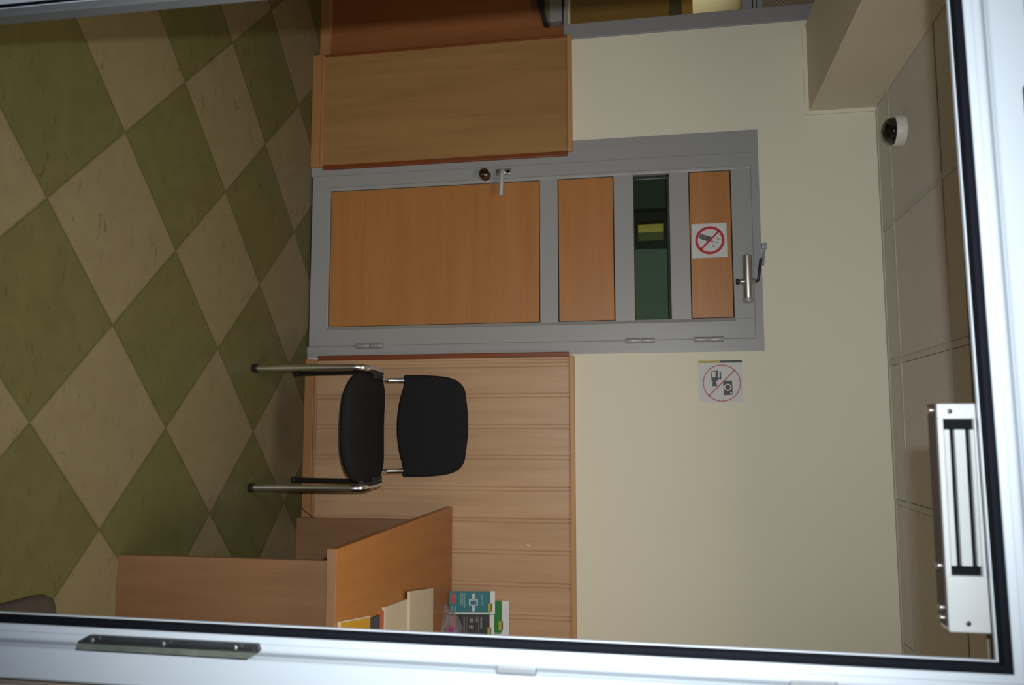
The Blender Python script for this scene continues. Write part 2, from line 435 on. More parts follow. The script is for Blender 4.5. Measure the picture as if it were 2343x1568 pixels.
# ------------------------------------------------------------------ wainscots
def wainscot(name, x0, x1, grooved, pmat, edges):
    r = T(name, ((x0 + x1) / 2, 0.0, 0.0), kind='structure')
    bm = B()
    if grooved:
        gs = [-0.017 + 0.1435 * k for k in range(-3, 12)]
        e = [x0] + [g for g in gs if x0 + 0.02 < g < x1 - 0.02] + [x1]
        for a, b_ in zip(e, e[1:]):
            box(bm, a + 0.0095, b_ - 0.0095, 0.012, YW, 0.05, 1.30, 0.0022, 1)
            if b_ < x1: box(bm, b_ - 0.0075, b_ + 0.0075, 0.012, YW, 0.05, 1.30, 0.0018, 1)
        box(bm, x0, x1, 0.0165, YW, 0.05, 1.30)
    else:
        box(bm, x0, x1, 0.012, YW, 0.05, 1.30)
    r.part('panel', bm, pmat)
    bm = B(); box(bm, x0 - 0.004, x1 + 0.004, -0.004, YW, 1.298, 1.320, 0.004); r.part('cap_rail', bm, 'cap')
    bm = B()
    box(bm, x0 - 0.008, x1 + 0.008, 0.0, YW, 0.0, 0.046, 0.003)
    box(bm, x0 - 0.006, x1 + 0.006, 0.004, YW, 0.046, 0.062, 0.004)
    r.part('skirting', bm, 'trim')
    for a, b_ in edges:
        bm = B(); box(bm, a, b_, 0.006, YW, 0.062, 1.298, 0.004); r.part('edge_strip', bm, 'edge')
    return r
wr = wainscot('trim_3', -0.338, XR, True, 'wains', [(-0.362, -0.338)])
bm = B(); prism(bm, [(0.517, 1.098), (0.521, 1.094), (0.527, 1.106), (0.524, 1.110)], 'y', 0.0112, 0.0125); wr.part('paint_fleck', bm, 'paper', label='small white fleck')
wainscot('trim_4', -1.895, -1.322, False, 'wainsL', [(-1.322, -1.300), (-1.903, -1.891)])  # leftmost edge strip stands in for the shadow at the recess
# recessed panel below the cashier window
r = T('trim_5', (-2.5, 0.1, 0), kind='structure')
bm = B(); box(bm, XL, -1.905, 0.092, 0.115, 0.06, 1.28); r.part('panel', bm, 'wainsRed')
bm = B(); box(bm, XL, -1.905, 0.078, 0.115, 0.0, 0.06, 0.004); r.part('skirting', bm, 'trim')

# ------------------------------------------------------------------ inner door
DY = 0.030
d = T('door_1', (-0.86, 0.05, 0.0), kind='structure')
bm = B()
for a, b_, y0 in ((-1.376, -1.338, 0.024), (-1.338, -1.2695, 0.020)):
    box(bm, a, b_, y0, 0.10, 0.0, 2.1365 if a > -1.34 else 2.156, 0.0)
for a, b_, y0 in ((-0.4085, -0.375, 0.020), (-0.375, -0.352, 0.024)):
    box(bm, a, b_, y0, 0.10, 0.0, 2.1365 if a < -0.40 else 2.156, 0.0)
box(bm, -1.338, -0.375, 0.020, 0.10, 2.1365, 2.156, 0.0)
box(bm, -1.376, -0.352, 0.024, 0.10, 2.156, 2.172, 0.0)
d.part('casing', bm, 'doorgrey')
bm = B()
LY0, LY1 = 0.016, 0.085
box(bm, -1.269, -1.192, LY0, LY1, 0.008, 2.136, 0.004)
box(bm, -0.502, -0.409, LY0, LY1, 0.008, 2.136, 0.004)
for z0, z1 in ((0.008, 0.105), (1.160, 1.246), (1.511, 1.602), (1.767, 1.856), (2.046, 2.136)):
    box(bm, -1.200, -0.495, LY0 + 0.002, LY1, z0, z1, 0.003)
# chamfered beads along the stiles
prism(bm, [(-1.207, 0.0155), (-1.204, 0.011), (-1.190, 0.019), (-1.190, 0.026), (-1.207, 0.026)], 'z', 0.10, 2.05)
prism(bm, [(-0.488, 0.0155), (-0.491, 0.011), (-0.504, 0.019), (-0.504, 0.026), (-0.488, 0.026)], 'z', 0.10, 2.05)
d.part('leaf_frame', bm, 'doorgrey')
for z0, z1 in ((0.105, 1.160), (1.246, 1.511), (1.856, 2.046)):
    bm = B(); box(bm, -1.1875, -0.507, 0.024, 0.070, z0 + 0.004, z1 - 0.004, 0.001, 1); d.part('panel', bm, 'doorwood')
bm = B()
for z0, z1 in ((0.10, 1.165), (1.24, 1.516), (1.85, 2.05)):
    box(bm, -1.195, -0.50, 0.072, 0.080, z0, z1)
for z0, z1 in ((1.602, 1.767),):
    box(bm, -1.193, -0.503, 0.050, 0.062, z1 - 0.010, z1); box(bm, -1.193, -0.503, 0.050, 0.062, z0, z0 + 0.003)
    box(bm, -1.193, -1.187, 0.050, 0.062, z0, z1)
d.part('seam', bm, 'seam')
bm = B(); box(bm, -1.192, -0.504, 0.056, 0.060, 1.602, 1.767); d.part('glass_pane', bm, 'slit')
# knob of the lock
bm = B(); lathe(bm, [(0.026, 0.0), (0.027, -0.004), (0.024, -0.012), (0.018, -0.018), (0.019, -0.022), (0.025, -0.028), (0.0265, -0.036), (0.024, -0.045), (0.016, -0.052), (0.005, -0.0545)], (-1.225, 0.017, 0.897), 'y')
d.part('lock_knob', bm, 'darkchrome', smooth=True)
# lever handle on its small plate
bm = B(); box(bm, -1.252, -1.222, 0.006, 0.018, 0.950, 1.024, 0.005, 3)
hp = d.part('handle_plate', bm, 'steel', smooth=True)
bm = B()
tube(bm, smooth_path([(-1.238, 0.022, 0.985), (-1.238, -0.026, 0.985), (-1.195, -0.030, 0.984), (-1.112, -0.026, 0.980)], 0.022), 0.0105, 0.0090)
d.part('lever', bm, 'satin', parent=hp, smooth=True)
bm = B(); lathe(bm, [(0.010, 0.0), (0.010, -0.010), (0.007, -0.012)], (-1.238, 0.018, 1.008), 'y', 20); d.part('key_cylinder', bm, 'steel', parent=hp, smooth=True)
for zc in (0.329, 1.624, 1.930):
    bm = B()
    for s in (-1, 1):
        lathe(bm, [(0.0110, -0.032), (0.0120, -0.030), (0.0120, 0.030), (0.0110, 0.032)], (-0.4065, 0.006, zc + s * 0.0335), 'z', 20)
    box(bm, -0.412, -0.401, 0.006, 0.022, zc - 0.06, zc + 0.06)
    d.part('hinge', bm, 'hinge', smooth=True)
# overhead closer
bm = B()
lathe(bm, [(0.018, 0.0), (0.0215, 0.004), (0.0215, 0.198), (0.020, 0.204)], (-0.784, -0.004, 2.106), 'x', 28)
box(bm, -0.784, -0.580, 0.0, 0.030, 2.088, 2.124, 0.003)
lathe(bm, [(0.012, -0.032), (0.014, -0.030), (0.014, 0.028), (0.012, 0.032)], (-0.663, -0.006, 2.106), 'z', 24)
cl = d.part('door_closer', bm, 'steel', smooth=True)
bm = B(); lathe(bm, [(0.022, 0), (0.023, 0.004), (0.023, 0.016), (0.020, 0.020)], (-0.588, -0.004, 2.106), 'x', 28); d.part('end_cap', bm, 'hinge', parent=cl, smooth=True)
bm = B(); lathe(bm, [(0.012, -0.012), (0.013, 0), (0.010, 0.004)], (-0.663, -0.006, 2.066), 'z', 20); d.part('pivot_cap', bm, 'rubber', parent=cl, smooth=True)
bm = B()
tube(bm, smooth_path([(-0.663, -0.006, 2.134), (-0.663, -0.006, 2.150), (-0.690, -0.010, 2.154), (-0.765, -0.012, 2.164)], 0.012), 0.006, 0.006, 10)
d.part('closer_arm', bm, 'pewter', parent=cl, smooth=True)
bm = B()
tube(bm, [(-0.735, -0.004, 2.171), (-0.800, 0.002, 2.180), (-0.832, 0.006, 2.184)], 0.007, 0.009, 10)
box(bm, -0.838, -0.812, -0.004, 0.024, 2.172, 2.194, 0.003)
d.part('closer_arm', bm, 'hinge', parent=cl, smooth=True)

# ------------------------------------------------------------------ cashier window on the left
w = T('window_1', (-1.92, 0.05, 1.31), kind='structure')
bm = B()
box(bm, -1.962, -1.885, 0.022, 0.10, 1.28, CEIL, 0.004)
box(bm, XL, -1.955, 0.034, 0.10, 2.122, 2.168, 0.004)
box(bm, XL, -1.955, 0.020, 0.10, 2.172, 2.186, 0.004)
box(bm, XL, -1.955, 0.034, 0.10, 2.190, 2.216, 0.004)
box(bm, XL, -1.955, 0.034, 0.16, 1.28, 1.292, 0.003)
w.part('frame', bm, 'wingrey')
bm = B(); box(bm, XL, -1.960, 0.062, 0.067, 1.292, 2.125); w.part('glass_pane', bm, 'pane')
bm = B(); box(bm, XL, -1.960, 0.075, 0.085, 2.216, CEIL); w.part('woven_screen', bm, 'blind')

s = T('service_ledge', (-2.05, 0.09, 1.19), 'grey service ledge with black underside below the cashier window', 'ledge')
bm = B(); prism(bm, [(-2.9, 1.150), (-2.10, 1.150), (-1.99, 1.176), (-1.985, 1.200), (-2.05, 1.186), (-2.9, 1.180)], 'y', 0.03, 0.090); s.part('underside', bm, 'rubber', label='black sloping underside')
bm = B(); prism(bm, [(-2.9, 1.180), (-2.05, 1.186), (-1.988, 1.200), (-1.988, 1.210), (-2.9, 1.210)], 'y', 0.036, 0.090); s.part('band', bm, 'ledgeolive', label='olive band')
bm = B(); box(bm, -2.9, -1.990, 0.034, 0.090, 1.210, 1.272, 0.004); s.part('front_edge', bm, 'ledgegrey')

# room behind the wall: seen through the cashier window and the door slit
c = T('wood_cabinet', (-2.6, 0.8, 0), 'brown wooden cabinet with orange top behind the cashier window', 'cabinet')
bm = B(); box(bm, -3.15, -2.2, 0.62, 1.0, 0, 1.865); c.part('body', bm, 'darkbrown', label='dark carcass')
bm = B(); box(bm, -3.15, -2.2, 0.60, 0.62, 0.05, 1.80, 0.003); c.part('door', bm, 'cabinet')
bm = B(); box(bm, -3.17, -2.18, 0.585, 1.0, 1.865, 1.925, 0.003); c.part('top', bm, 'cabtop')
r = T('trim_6', (-0.7, 0.72, 0), kind='structure')
bm = B(); box(bm, -0.995, 0.0, 0.70, 0.76, 0, CEIL); box(bm, -1.19, -0.99, 0.70, 0.76, 0, 1.56); box(bm, -1.19, -0.99, 0.70, 0.76, 1.79, CEIL); r.part('partition', bm, 'partition')
w2 = T('window_2', (-1.09, 0.72, 1.6), kind='structure')
bm = B(); sweep_frame(bm, -1.140, -1.028, 1.607, 1.744, [(0, 0.690), (0.045, 0.690), (0.045, 0.77), (0, 0.77)]); w2.part('frame', bm, 'darkframe')
c = T('added_dark_locker', (-1.5, 0.9, 0), 'added dark tall locker that keeps the left of the door slit dark', 'locker')  # added box, put in so this side of the slit stays dark
bm = B(); box(bm, -1.80, -1.200, 0.66, 0.78, 0, 2.2, 0.004); c.part('body', bm, 'darkgreen')
c = T('added_olive_cupboard', (-1.2, 2.8, 0), 'added olive cupboard that darkens half of the small hatch behind the door slit', 'cupboard')  # added box, put in to darken the right half of the hatch
bm = B(); box(bm, -1.536, -0.9, 2.6, 2.97, 0, 2.2, 0.004); c.part('body', bm, 'ledgeolive')

# ------------------------------------------------------------------ signs
def sign_mobile():
    x0, x1, z0, z1 = -0.9435, -0.7835, 1.866, 2.022
    yb = 0.0238
    s = T('warning_sign', (x0 + 0.08, yb, z0), 'square white no-mobile-phone sticker on the top panel of the grey door', 'sign')
    bm = B(); box(bm, x0, x1, yb - 0.0012, yb, z0, z1); s.part('sheet', bm, 'signwhite')
    cx, cz = (x0 + x1) / 2 - 0.001, (z0 + z1) / 2 + 0.002
    y1, y0 = yb - 0.0012, yb - 0.0017
    bm = B()
    # handset with aerial, tilted
    def R(pts, a=math.radians(-20), ox=cx - 0.012, oz=cz - 0.018):
        ca, sa = math.cos(a), math.sin(a)
        return [(ox + x * ca - z * sa, oz + x * sa + z * ca) for x, z in pts]
    prism(bm, R([(-0.011, -0.030), (0.011, -0.030), (0.013, 0.026), (-0.011, 0.026)]), 'y', y0, y1)
    prism(bm, R([(0.004, 0.026), (0.007, 0.026), (0.0065, 0.060), (0.0045, 0.060)]), 'y', y0, y1)
    for k, (ax, az) in enumerate(((-0.012, 0.052), (-0.017, 0.056), (0.022, 0.046), (0.027, 0.050))):
        prism(bm, R([(ax, az - 0.008), (ax + 0.0018, az - 0.008), (ax + 0.0018, az + 0.008), (ax, az + 0.008)]), 'y', y0, y1)
    s.part('pictogram', bm, 'ink')
    bm = B()
    for k in range(3):
        for j in range(3):
            px, pz = -0.0075 + j * 0.0055, -0.026 + k * 0.010
            prism(bm, R([(px, pz), (px + 0.004, pz), (px + 0.004, pz + 0.006), (px, pz + 0.006)]), 'y', y0 - 0.0002, y0)
    s.part('keypad', bm, 'greyprint')
    bm = B(); ring(bm, cx, cz, 0.0535, 0.0655, y0 - 0.0006, y1)
    a = math.radians(45)
    for sgn in (1,):
        w_ = 0.0042; L = 0.056
        prism(bm, [(cx - L * 0.72 - w_ * .7, cz + L * 0.72 - w_ * .7), (cx - L * 0.72 + w_ * .7, cz + L * 0.72 + w_ * .7), (cx + L * 0.72 + w_ * .7, cz - L * 0.72 + w_ * .7), (cx + L * 0.72 - w_ * .7, cz - L * 0.72 - w_ * .7)], 'y', y0 - 0.0006, y1)
    s.part('prohibition_ring', bm, 'red')
sign_mobile()

def sign_camera():
    x0, x1, z0, z1 = -0.3115, -0.1225, 1.880, 2.073
    yb = YW
    s = T('no_filming_sign', (x0 + 0.09, yb, z0), 'white no-filming sign with thin red circle on the wall right of the grey door', 'sign')
    bm = B(); box(bm, x0, x1, yb - 0.002, yb, z0, z1); s.part('sheet', bm, 'signwhite')
    y1, y0 = yb - 0.002, yb - 0.0025
    bm = B(); box(bm, x0, x0 + 0.010, y0, y1, z0, (z0 + z1) / 2); s.part('side_bar', bm, 'olivey', label='yellow half of the side bar')
    bm = B(); box(bm, x0, x0 + 0.010, y0, y1, (z0 + z1) / 2, z1); s.part('side_bar', bm, 'slate', label='black half of the side bar')
    K = 0.00197  # metres per unit, units measured on the sign
    def P(u, v): return (-0.210 + (u - 877) * K, 1.982 + (v - 1651) * K)
    cx, cz = P(877, 1651)
    bm = B()
    prism(bm, [P(850, 1627), P(872, 1628.5), P(872, 1643), P(848, 1643)], 'y', y0, y1)
    prism(bm, [P(872, 1631), P(884, 1629.5), P(884, 1641), P(872, 1638)], 'y', y0, y1)
    prism(bm, [P(852, 1646.5), P(867, 1646.5), P(867, 1650), P(852, 1650)], 'y', y0, y1)
    prism(bm, [P(865, 1642), P(868.5, 1642), P(868.5, 1649), P(865, 1649)], 'y', y0, y1)
    prism(bm, [P(872, 1654), P(905, 1655), P(904, 1674.5), P(872, 1674)], 'y', y0, y1)
    s.part('pictogram', bm, 'ink')
    bm = B()
    prism(bm, [P(851, 1629), P(864, 1630), P(864, 1637), P(851, 1638)], 'y', y0 - 0.0004, y0); s.part('viewfinder', bm, 'signwhite')
    bm = B(); a, b_ = P(887, 1664); ring(bm, a, b_, 0.0115, 0.0165, y0 - 0.0004, y0, 32); s.part('lens_ring', bm, 'signwhite')
    bm = B(); a, b_ = P(899.5, 1671); disc(bm, a, b_, 0.0042, y0 - 0.0004, y0, 16); s.part('flash_window', bm, 'signwhite')
    bm = B(); ring(bm, cx, cz, 0.0785, 0.0835, y0 - 0.0008, y0 - 0.0001)
    L, w_ = 0.0800 * 0.7071, 0.0022
    prism(bm, [(cx - L - w_, cz + L - w_), (cx - L + w_, cz + L + w_), (cx + L + w_, cz - L + w_), (cx + L - w_, cz - L - w_)], 'y', y0 - 0.0008, y0 - 0.0001)
    s.part('prohibition_ring', bm, 'softred')
sign_camera()

# ------------------------------------------------------------------ dome camera
s = T('ceiling_camera', (-1.200, -0.345, CEIL), 'white dome security camera with smoked bubble on the ceiling', 'security camera')
bm = B(); lathe(bm, [(0.062, 0.006), (0.064, -0.004), (0.062, -0.030), (0.058, -0.036)], (-1.200, -0.345, CEIL), 'z', 40); s.part('base', bm, 'camwhite', smooth=True)
bm = B(); lathe(bm, [(0.055, -0.035)] + [(0.055 * math.cos(t), -0.036 - 0.046 * math.sin(t)) for t in [k * PI / 2 / 10 for k in range(11)]][:-1] + [(0.002, -0.082)], (-1.200, -0.345, CEIL), 'z', 40); s.part('bubble', bm, 'camdome', smooth=True)

# ------------------------------------------------------------------ chair
def cushion(name, T_, outline, place, th, mat, crown=0.008, n_r=9):
    """outline: closed list of 2D points; place(x, y, h) -> 3D point; th = thickness"""
    bm = B(); n = len(outline)
    cx = sum(p[0] for p in outline) / n; cy = sum(p[1] for p in outline) / n
    def layer(scale, h): return [bm.verts.new(place(cx + (p[0] - cx) * scale, cy + (p[1] - cy) * scale, h)) for p in outline]
    rows = []
    R = th / 2
    prof = []
    for k in range(7):                       # rounded rim from bottom to top
        a = -PI / 2 + PI * k / 6
        prof.append((1.0 - (1 - math.cos(a)) * 0.10, R * math.sin(a)))
    rim = [layer(s_, h) for s_, h in prof]
    inner_top = [layer(s_, R + crown * (1 - s_ ** 2)) for s_ in (0.82, 0.70, 0.55, 0.38, 0.2, 0.06)]
    inner_bot = [layer(s_, -R) for s_ in (0.80, 0.5, 0.2)]
    seq = inner_bot[::-1] + rim + inner_top
    for a, b_ in zip(seq, seq[1:]):
        for i in range(n): bm.faces.new([a[i], a[(i + 1) % n], b_[(i + 1) % n], b_[i]])
    bm.faces.new(seq[0][::-1]); bm.faces.new(seq[-1])
    return T_.part(name, bm, mat, smooth=True)

def superellipse(w, h, p, n=72, f=None):
    out = []
    for i in range(n):
        t = 2 * PI * i / n; c, s = math.cos(t), math.sin(t)
        x = w * math.copysign(abs(c) ** (2 / p), c); y = h * math.copysign(abs(s) ** (2 / p), s)
        out.append(f(x, y) if f else (x, y))
    return out

CX = -0.013
ch = T('visitor_chair', (CX, -0.33, 0), 'black padded chair with chrome frame facing the entrance by the wood panelling', 'chair')
def seat_f(x, y):       # the front edge (y<0) bows forwards, the rear stays straight
    k = 1 - (x / 0.236) ** 2
    if y < 0: y = y - 0.012 * k
    return (x, y)
def seat_place(x, y, h):
    yy = y / 0.215
    drop = 0.036 * max(0, -yy - 0.35) ** 1.8 + 0.004 * max(0, yy)
    cup = 0.016 * (x / 0.236) ** 2 * (0.6 + 0.4 * max(0, yy))
    return (CX + x, -0.350 + y, 0.445 - drop + cup + h)
cushion('seat', ch, superellipse(0.239, 0.210, 3.6, f=seat_f), seat_place, 0.044, 'fabric', crown=0.004)
def back_outline():
    """flat-bottomed at the corners, bellied in the middle, large rounded shoulders"""
    pts = []
    W, zb, zt = 0.2345, -0.122, 0.160
    N = 14
    def bz(p0, p1, p2, k=N): return [((1 - t) ** 2 * p0[0] + 2 * t * (1 - t) * p1[0] + t * t * p2[0], (1 - t) ** 2 * p0[1] + 2 * t * (1 - t) * p1[1] + t * t * p2[1]) for t in [i / k for i in range(k)]]
    pts += bz((0, zb - 0.036), (0.09, zb - 0.036), (0.165, zb - 0.008))
    pts += bz((0.165, zb - 0.008), (0.205, zb + 0.004), (W - 0.008, zb - 0.001), 6)
    pts += bz((W - 0.008, zb - 0.001), (W, zb), (W, zb + 0.012), 5)
    pts += bz((W, zb + 0.012), (W - 0.001, 0.03), (W - 0.014, 0.090), 8)
    pts += bz((W - 0.014, 0.090), (W - 0.030, 0.158), (W - 0.085, 0.166), 12)
    pts += bz((W - 0.085, 0.166), (0.06, 0.178), (0, 0.178), 8)
    return pts + [(0, 0.178)] + [(-x, y) for x, y in pts[:0:-1]]
def back_place(x, y, h):
    return (CX - 0.008 + x, -0.088 + 0.05 * y + h * -1.0 - 0.018 * (x / 0.235) ** 2 + 0.010, 0.659 + y)
cushion('backrest', ch, back_outline(), back_place, 0.036, 'fabric', crown=0.004)
for sgn in (-1, 1):
    xf = CX + (-0.250 if sgn < 0 else 0.253)
    bm = B(); path = smooth_path([(xf, -0.522, 0.018), (xf, -0.496, 0.492), (xf - sgn * 0.010, -0.300, 0.496)], 0.055, 10)
    tube(bm, path, 0.0125, 0.0150, 18, up=(0, 1, 0)); leg = ch.part('leg', bm, 'chrome', smooth=True)
    bm = B(); lathe(bm, [(0.016, 0.0), (0.018, 0.003), (0.018, 0.022), (0.015, 0.025)], (xf, -0.522, 0), 'z', 20); ch.part('foot_cap', bm, 'rubber', parent=leg, smooth=True)
    xr = CX + (-0.255 if sgn < 0 else 0.245)
    bm = B(); tube(bm, smooth_path([(xr, -0.115, 0.018), (xr - sgn * 0.004, -0.245, 0.440), (xr - sgn * 0.01, -0.46, 0.470)], 0.05, 8), 0.0120, 0.0125, 16); leg = ch.part('leg', bm, 'pewter', smooth=True, label='dark rear leg')
    bm = B(); lathe(bm, [(0.013, 0.0), (0.014, 0.003), (0.014, 0.020), (0.012, 0.023)], (xr, -0.115, 0), 'z', 20); ch.part('foot_cap', bm, 'rubber', parent=leg, smooth=True)
    xu = CX + (-0.217 if sgn < 0 else 0.200)
    bm = B(); tube(bm, smooth_path([(xu, -0.250, 0.452), (xu, -0.122, 0.456), (xu, -0.108, 0.500), (xu, -0.088, 0.600)], 0.04, 8), 0.0125, 0.0125, 18, up=(0, 1, 0)); ch.part('back_upright', bm, 'chrome', smooth=True)
    bm = B(); box(bm, xf - sgn * 0.028 - 0.012, xf - sgn * 0.028 + 0.012, -0.34, -0.24, 0.468, 0.486, 0.004); ch.part('bracket', bm, 'rubber')

# ------------------------------------------------------------------ stool by the entrance
st = T('padded_stool', (0.55, -2.40, 0), 'brown-grey padded stool in the corner nearest the entrance', 'stool')
def st_place(x, y, h): return (0.540 + x, -2.385 + y, 0.432 + h)
cushion('seat', st, superellipse(0.205, 0.205, 9.0, 80), st_place, 0.040, 'stool', crown=0.006)
for sx in (-1, 1):
    for sy in (-1, 1):
        bm = B(); tube(bm, [(0.540 + sx * 0.15, -2.385 + sy * 0.15, 0.0), (0.540 + sx * 0.14, -2.385 + sy * 0.14, 0.42)], 0.014); st.part('leg', bm, 'rubber', smooth=True)

# ------------------------------------------------------------------ desk
dk = T('writing_desk', (0.72, -0.70, 0), 'beech writing desk standing end-on to the panelled wall', 'desk')
bm = B(); box(bm, 0.352, 1.12, -1.4105, -0.012, 0.722, 0.750, 0.001, 1); dk.part('top', bm, 'desktop')
bm = B(); box(bm, 0.352, 1.12, -1.4125, -1.4106, 0.7222, 0.7498); dk.part('edge_band', bm, 'deskedge')
bm = B(); box(bm, 0.394, 1.08, -1.365, -1.340, 0.0, 0.722, 0.001, 1); dk.part('end_panel', bm, 'desk')
bm = B(); box(bm, 0.412, 1.08, -0.050, -0.025, 0.0, 0.722, 0.001, 1); dk.part('end_panel', bm, 'desk')
bm = B(); box(bm, 1.045, 1.063, -1.340, -0.050, 0.25, 0.722); dk.part('modesty_panel', bm, 'desk')

# papers on the desk
def sheet(name, pts, z0, z1, mat, label, cat, group=None, extra=None):
    cx = sum(p[0] for p in pts) / len(pts); cy = sum(p[1] for p in pts) / len(pts)
    t = T(name, (cx, cy, z0), label, cat, group)
    bm = B(); prism(bm, pts, 'z', z0, z1); t.part('sheets', bm, mat)
    if extra: extra(t)
    return t
ZD = 0.750
sheet('large_envelope', [(0.607, -0.985), (1.02, -0.985), (1.02, -0.700), (0.632, -0.705)], ZD, ZD + 0.010, 'envelope', 'cream folded paper in the middle of the desk, next to the navy brochure', 'paper', 'cream papers on the desk')
sheet('large_envelope', [(0.600, -0.735), (1.02, -0.725), (1.02, -0.405), (0.648, -0.410)], ZD + 0.0105, ZD + 0.022, 'envelope', 'cream folded paper lying farthest back on the desk', 'paper', 'cream papers on the desk')
t = T('navy_brochure', (0.8, -1.05, ZD), 'navy brochure with orange edge between yellow folder and cream paper', 'brochure')
bm = B(); prism(bm, [(0.616, -1.115), (1.02, -1.115), (1.02, -1.030), (0.622, -1.030)], 'z', ZD, ZD + 0.008); t.part('cover', bm, 'navy')
bm = B(); prism(bm, [(0.610, -1.029), (1.02, -1.029), (1.02, -0.990), (0.616, -0.990)], 'z', ZD, ZD + 0.008); t.part('edge_band', bm, 'orange', label='orange edge band')
t = T('yellow_folder', (0.8, -1.24, ZD), 'yellow folder lying nearest the front of the desk', 'folder')
bm = B(); prism(bm, [(0.566, -1.385), (1.02, -1.385), (1.02, -1.120), (0.606, -1.120)], 'z', ZD, ZD + 0.006); t.part('pages', bm, 'envelope', label='cream page edges')
bm = B(); prism(bm, [(0.571, -1.380), (1.02, -1.380), (1.02, -1.128), (0.610, -1.128)], 'z', ZD + 0.006, ZD + 0.009); t.part('cover', bm, 'yellow')

# leaflets leaning on the wall at the back of the desk
def leaflet(x0, x1, z0, z1, y0, y1, field, label, top, detail):
    """standing leaflet: leans from y0 at the foot to y1 at the head"""
    t = T('leaflet', ((x0 + x1) / 2, y0, z0), label, 'leaflet', 'leaflets at the back of the desk')
    W, H = x1 - x0, z1 - z0
    def P(a, b_, d_): return (x0 + a * W, y0 + (y1 - y0) * b_ - d_, z0 + b_ * H)
    def quad(bm, a0, a1, b0, b1, d0, d1):
        v = [bm.verts.new(P(a, b_, dd)) for dd in (d0, d1) for a, b_ in ((a0, b0), (a1, b0), (a1, b1), (a0, b1))]
        for f in ((0, 1, 2, 3), (7, 6, 5, 4), (0, 4, 5, 1), (1, 5, 6, 2), (2, 6, 7, 3), (3, 7, 4, 0)): bm.faces.new([v[i] for i in f])
    bm = B(); quad(bm, 0, 1, 0, 1, 0, 0.0015); t.part('sheet', bm, 'paper')
    bm = B(); quad(bm, 0, 0.93, 0, 1 - top, 0.0016, 0.0020); t.part('colour_field', bm, field)
    for nm, mat, rects in detail:
        for a0, a1, b0, b1 in rects:
            bm = B(); quad(bm, a0, a1, b0, b1, 0.0021, 0.0025); t.part(nm, bm, mat)
    return t
LIME = [('logo_tag', 'lime', [(0.55, 0.90, 0.855, 0.91)]), ('logo_bar', 'ink', [(0.55, 0.90, 0.91, 0.935)])]
leaflet(0.770, 0.921, ZD + 0.002, 1.016, -0.030, -0.004, 'green', 'green leaflet standing behind the teal and black ones on the desk', 0.125,
        [('logo_tag', 'lime', [(0.60, 0.86, 0.82, 0.87)]), ('logo_bar', 'ink', [(0.60, 0.86, 0.87, 0.895)]), ('lower_line', 'green', [(0.94, 0.97, 0.3, 0.86)])])
leaflet(0.723, 0.822, ZD + 0.002, 0.958, -0.072, -0.040, 'teal', 'teal leaflet with red tag standing on the desk, left of the black one', 0.10,
        LIME + [('red_tag', 'coral', [(0.10, 0.55, 0.05, 0.16)]),
                ('pale_print', 'pale', [(0.10, 0.42, 0.51, 0.565), (0.60, 0.90, 0.51, 0.565), (0.36, 0.41, 0.44, 0.63), (0.59, 0.64, 0.44, 0.63), (0.41, 0.59, 0.44, 0.47), (0.41, 0.59, 0.60, 0.63)]),
                ('print_line', 'paleteal', [(0.08, 0.60, 0.25, 0.275), (0.08, 0.66, 0.29, 0.315), (0.08, 0.74, 0.33, 0.355), (0.14, 0.40, 0.71, 0.735), (0.44, 0.62, 0.715, 0.745), (0.66, 0.90, 0.06, 0.10), (0.66, 0.90, 0.12, 0.16)])])
leaflet(0.826, 0.926, ZD + 0.002, 0.955, -0.074, -0.042, 'black', 'black leaflet with red tag standing on the desk, right of the teal one', 0.10,
        LIME + [('red_tag', 'coral', [(0.08, 0.55, 0.05, 0.16)]),
                ('print_line', 'greyprint', [(0.10, 0.82, 0.33, 0.355), (0.10, 0.60, 0.70, 0.735), (0.12, 0.30, 0.60, 0.64), (0.06, 0.90, 0.40, 0.408), (0.06, 0.90, 0.655, 0.663), (0.06, 0.07, 0.40, 0.66), (0.89, 0.90, 0.40, 0.66), (0.16, 0.34, 0.47, 0.545), (0.46, 0.56, 0.45, 0.55), (0.56, 0.64, 0.49, 0.53)])])
# crumpled plastic pouch with magenta print
t = T('plastic_pouch', (0.868, -0.15, ZD), 'crumpled clear plastic pouch with magenta print beside the leaflets', 'pouch')
bm = B()
n = 22; rows = []
for j in range(9):
    row = []
    for i in range(n):
        a = 2 * PI * i / n; h = j / 8
        rr = (0.085 * (1 - h ** 2.2) + 0.006) * (1 + 0.16 * math.sin(3 * a + 5 * h) + 0.10 * math.sin(7 * a - 4 * h))
        row.append(bm.verts.new((0.868 + rr * math.cos(a), -0.150 + rr * 0.55 * math.sin(a), ZD + 0.001 + 0.085 * h)))
    rows.append(row)
for a, b_ in zip(rows, rows[1:]):
    for i in range(n): bm.faces.new([a[i], a[(i + 1) % n], b_[(i + 1) % n], b_[i]])
bm.faces.new(rows[0][::-1]); bm.faces.new(rows[-1])
t.part('film', bm, 'film', smooth=True)
bm = B()
box(bm, 0.850, 0.915, -0.192, -0.170, ZD + 0.022, ZD + 0.048, 0.008, 2)
t.part('magenta_sticker', bm, 'magenta')

# thin cable running off behind the desk
bm = B(); tube(bm, smooth_path([(0.365, -0.012, 0.004), (0.385, -0.008, 0.020), (0.402, -0.006, 0.045), (0.425, -0.010, 0.090), (0.47, -0.015, 0.11)], 0.02, 6), 0.0025, n=8)
single('cable', bm, 'cable', (0.39, -0.01, 0), 'thin brown cable curling up the skirting behind the desk', 'cable', smooth=True)

